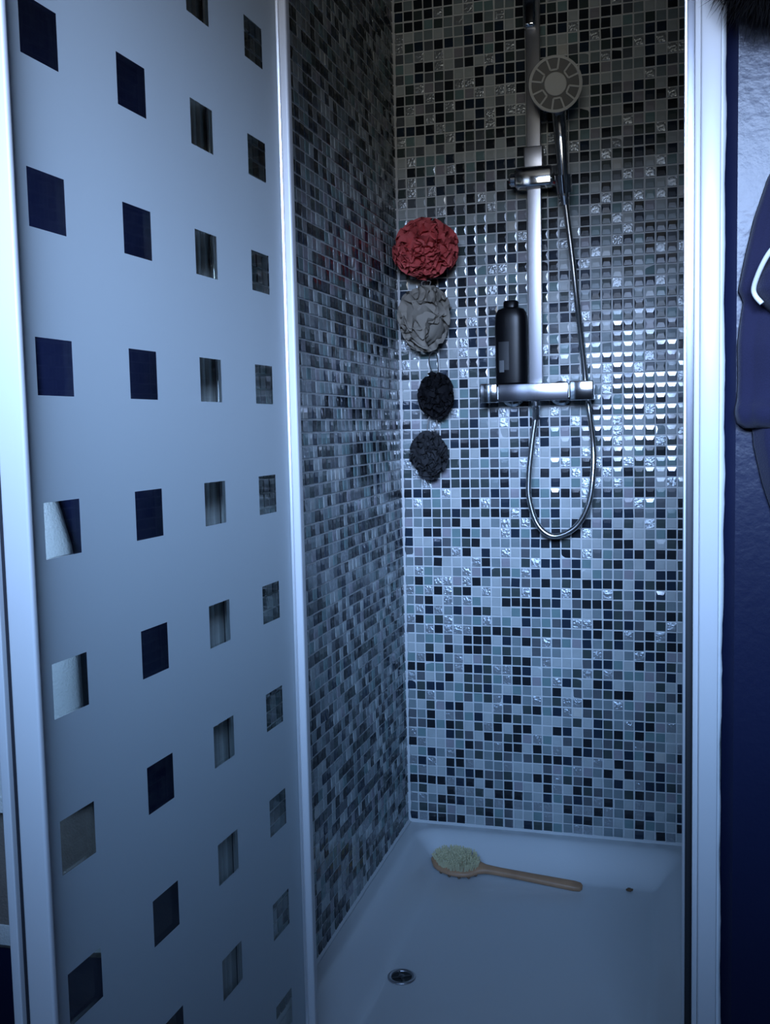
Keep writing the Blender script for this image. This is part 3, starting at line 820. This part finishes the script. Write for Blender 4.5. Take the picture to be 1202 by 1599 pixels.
# dark fluffy garment, top right
fl = empty('fluffy_garment', (0.80, FW, 1.50), 'dark fluffy garment hanging above the navy bathrobe beside the white jamb', 'garment')
fc = np.array((0.795, -1.112, 1.610)); fr_ = np.array((0.080, 0.042, 0.080))
n, k = 28, 16; v = []; f = []
for i in range(k + 1):
    th = math.pi * i / k
    for j in range(n):
        ph = 2 * math.pi * j / n; w = 0.93 + NP.normal(0, .02)
        v.append(tuple(fc + fr_ * w * np.array((math.sin(th) * math.cos(ph), math.sin(th) * math.sin(ph), math.cos(th)))))
for i in range(k):
    for j in range(n): f.append((i * n + j, i * n + (j + 1) % n, (i + 1) * n + (j + 1) % n, (i + 1) * n + j))
under(obj('lining', v, f, 'fur', None, True), fl)
mb = MB()
for _ in range(3200):
    d = NP.normal(size=3); d /= np.linalg.norm(d)
    if d[1] > 0.5: continue
    p = fc + fr_ * 0.92 * d
    g = d + NP.normal(0, 0.35, 3) + np.array((0, 0, -0.35)); g /= np.linalg.norm(g)
    L_ = NP.uniform(0.010, 0.026); q = p + g * L_; q2 = q + (g + np.array((0, 0, -0.6)) + NP.normal(0, .3, 3)) * L_ * 0.6
    if min(q[1], q2[1]) > FW - .002: continue
    if max(q[1], q2[1]) > FW - .002: continue
    s = np.cross(g, (0.3, 0.9, 0.2)); s /= np.linalg.norm(s); t = np.cross(g, s); r_ = 0.00055
    ring_ = [s * r_, -s * r_ * .5 + t * r_ * .87, -s * r_ * .5 - t * r_ * .87]
    vv = [p + e for e in ring_] + [q + e * .8 for e in ring_] + [q2]
    mb.add(vv, [(0, 1, 4, 3), (1, 2, 5, 4), (2, 0, 3, 5), (3, 4, 6), (4, 5, 6), (5, 3, 6)])
o = under(mb.build('fur', 'fur'), fl); o['kind'] = 'stuff'

# towelling seen through the door, left
wt = empty('white_bathrobe', (-0.45, FW, 0.44), 'white towelling robe hanging behind the frosted glass screen', 'bathrobe')
v, f = drape([(1.62, -0.47, -0.37, .4), (1.50, -0.52, -0.325, .7), (1.20, -0.56, -0.300, .8), (1.02, -0.58, -0.293, .9), (0.945, -0.59, -0.268, .9), (0.85, -0.60, -0.240, 1), (0.585, -0.61, -0.236, 1), (0.45, -0.62, -0.236, 1), (0.44, -0.60, -0.25, .7)], FW - 0.035, 0.075, 3.0, 9, ripple=0.10)
under(obj('robe_cloth', v, f, 'white_towel', None, True), wt)
v, f = drape([(0.470, -0.622, -0.234, 1.03), (0.446, -0.622, -0.234, 1.03)], FW - 0.035, 0.078, 3.0, 9, ripple=0.10)
under(obj('hem', v, f, 'white_towel', None, True), wt)
bt2 = empty('brown_towel', (-0.45, FW, 0.165), 'brown towel hanging below the hem of the white robe', 'towel')
v, f = drape([(1.58, -0.46, -0.39, .3), (1.30, -0.50, -0.34, .6), (0.50, -0.60, -0.262, .8), (0.40, -0.62, -0.246, .9), (0.36, -0.62, -0.2354, .9), (0.18, -0.63, -0.228, .9), (0.168, -0.62, -0.235, .7)], FW, 0.030, 3.0, 10, ripple=0.10)
under(obj('towel_cloth', v, f, 'brown_towel', None, True), bt2)
v, f = drape([(0.215, -0.632, -0.226, .98), (0.180, -0.633, -0.226, .98)], FW, 0.032, 3.0, 10, ripple=0.10)
under(obj('hem', v, f, 'white_towel', None, True), bt2)
hook('coat_hook', -0.42, 1.60, 'coat hook on the navy wall holding the white robe')
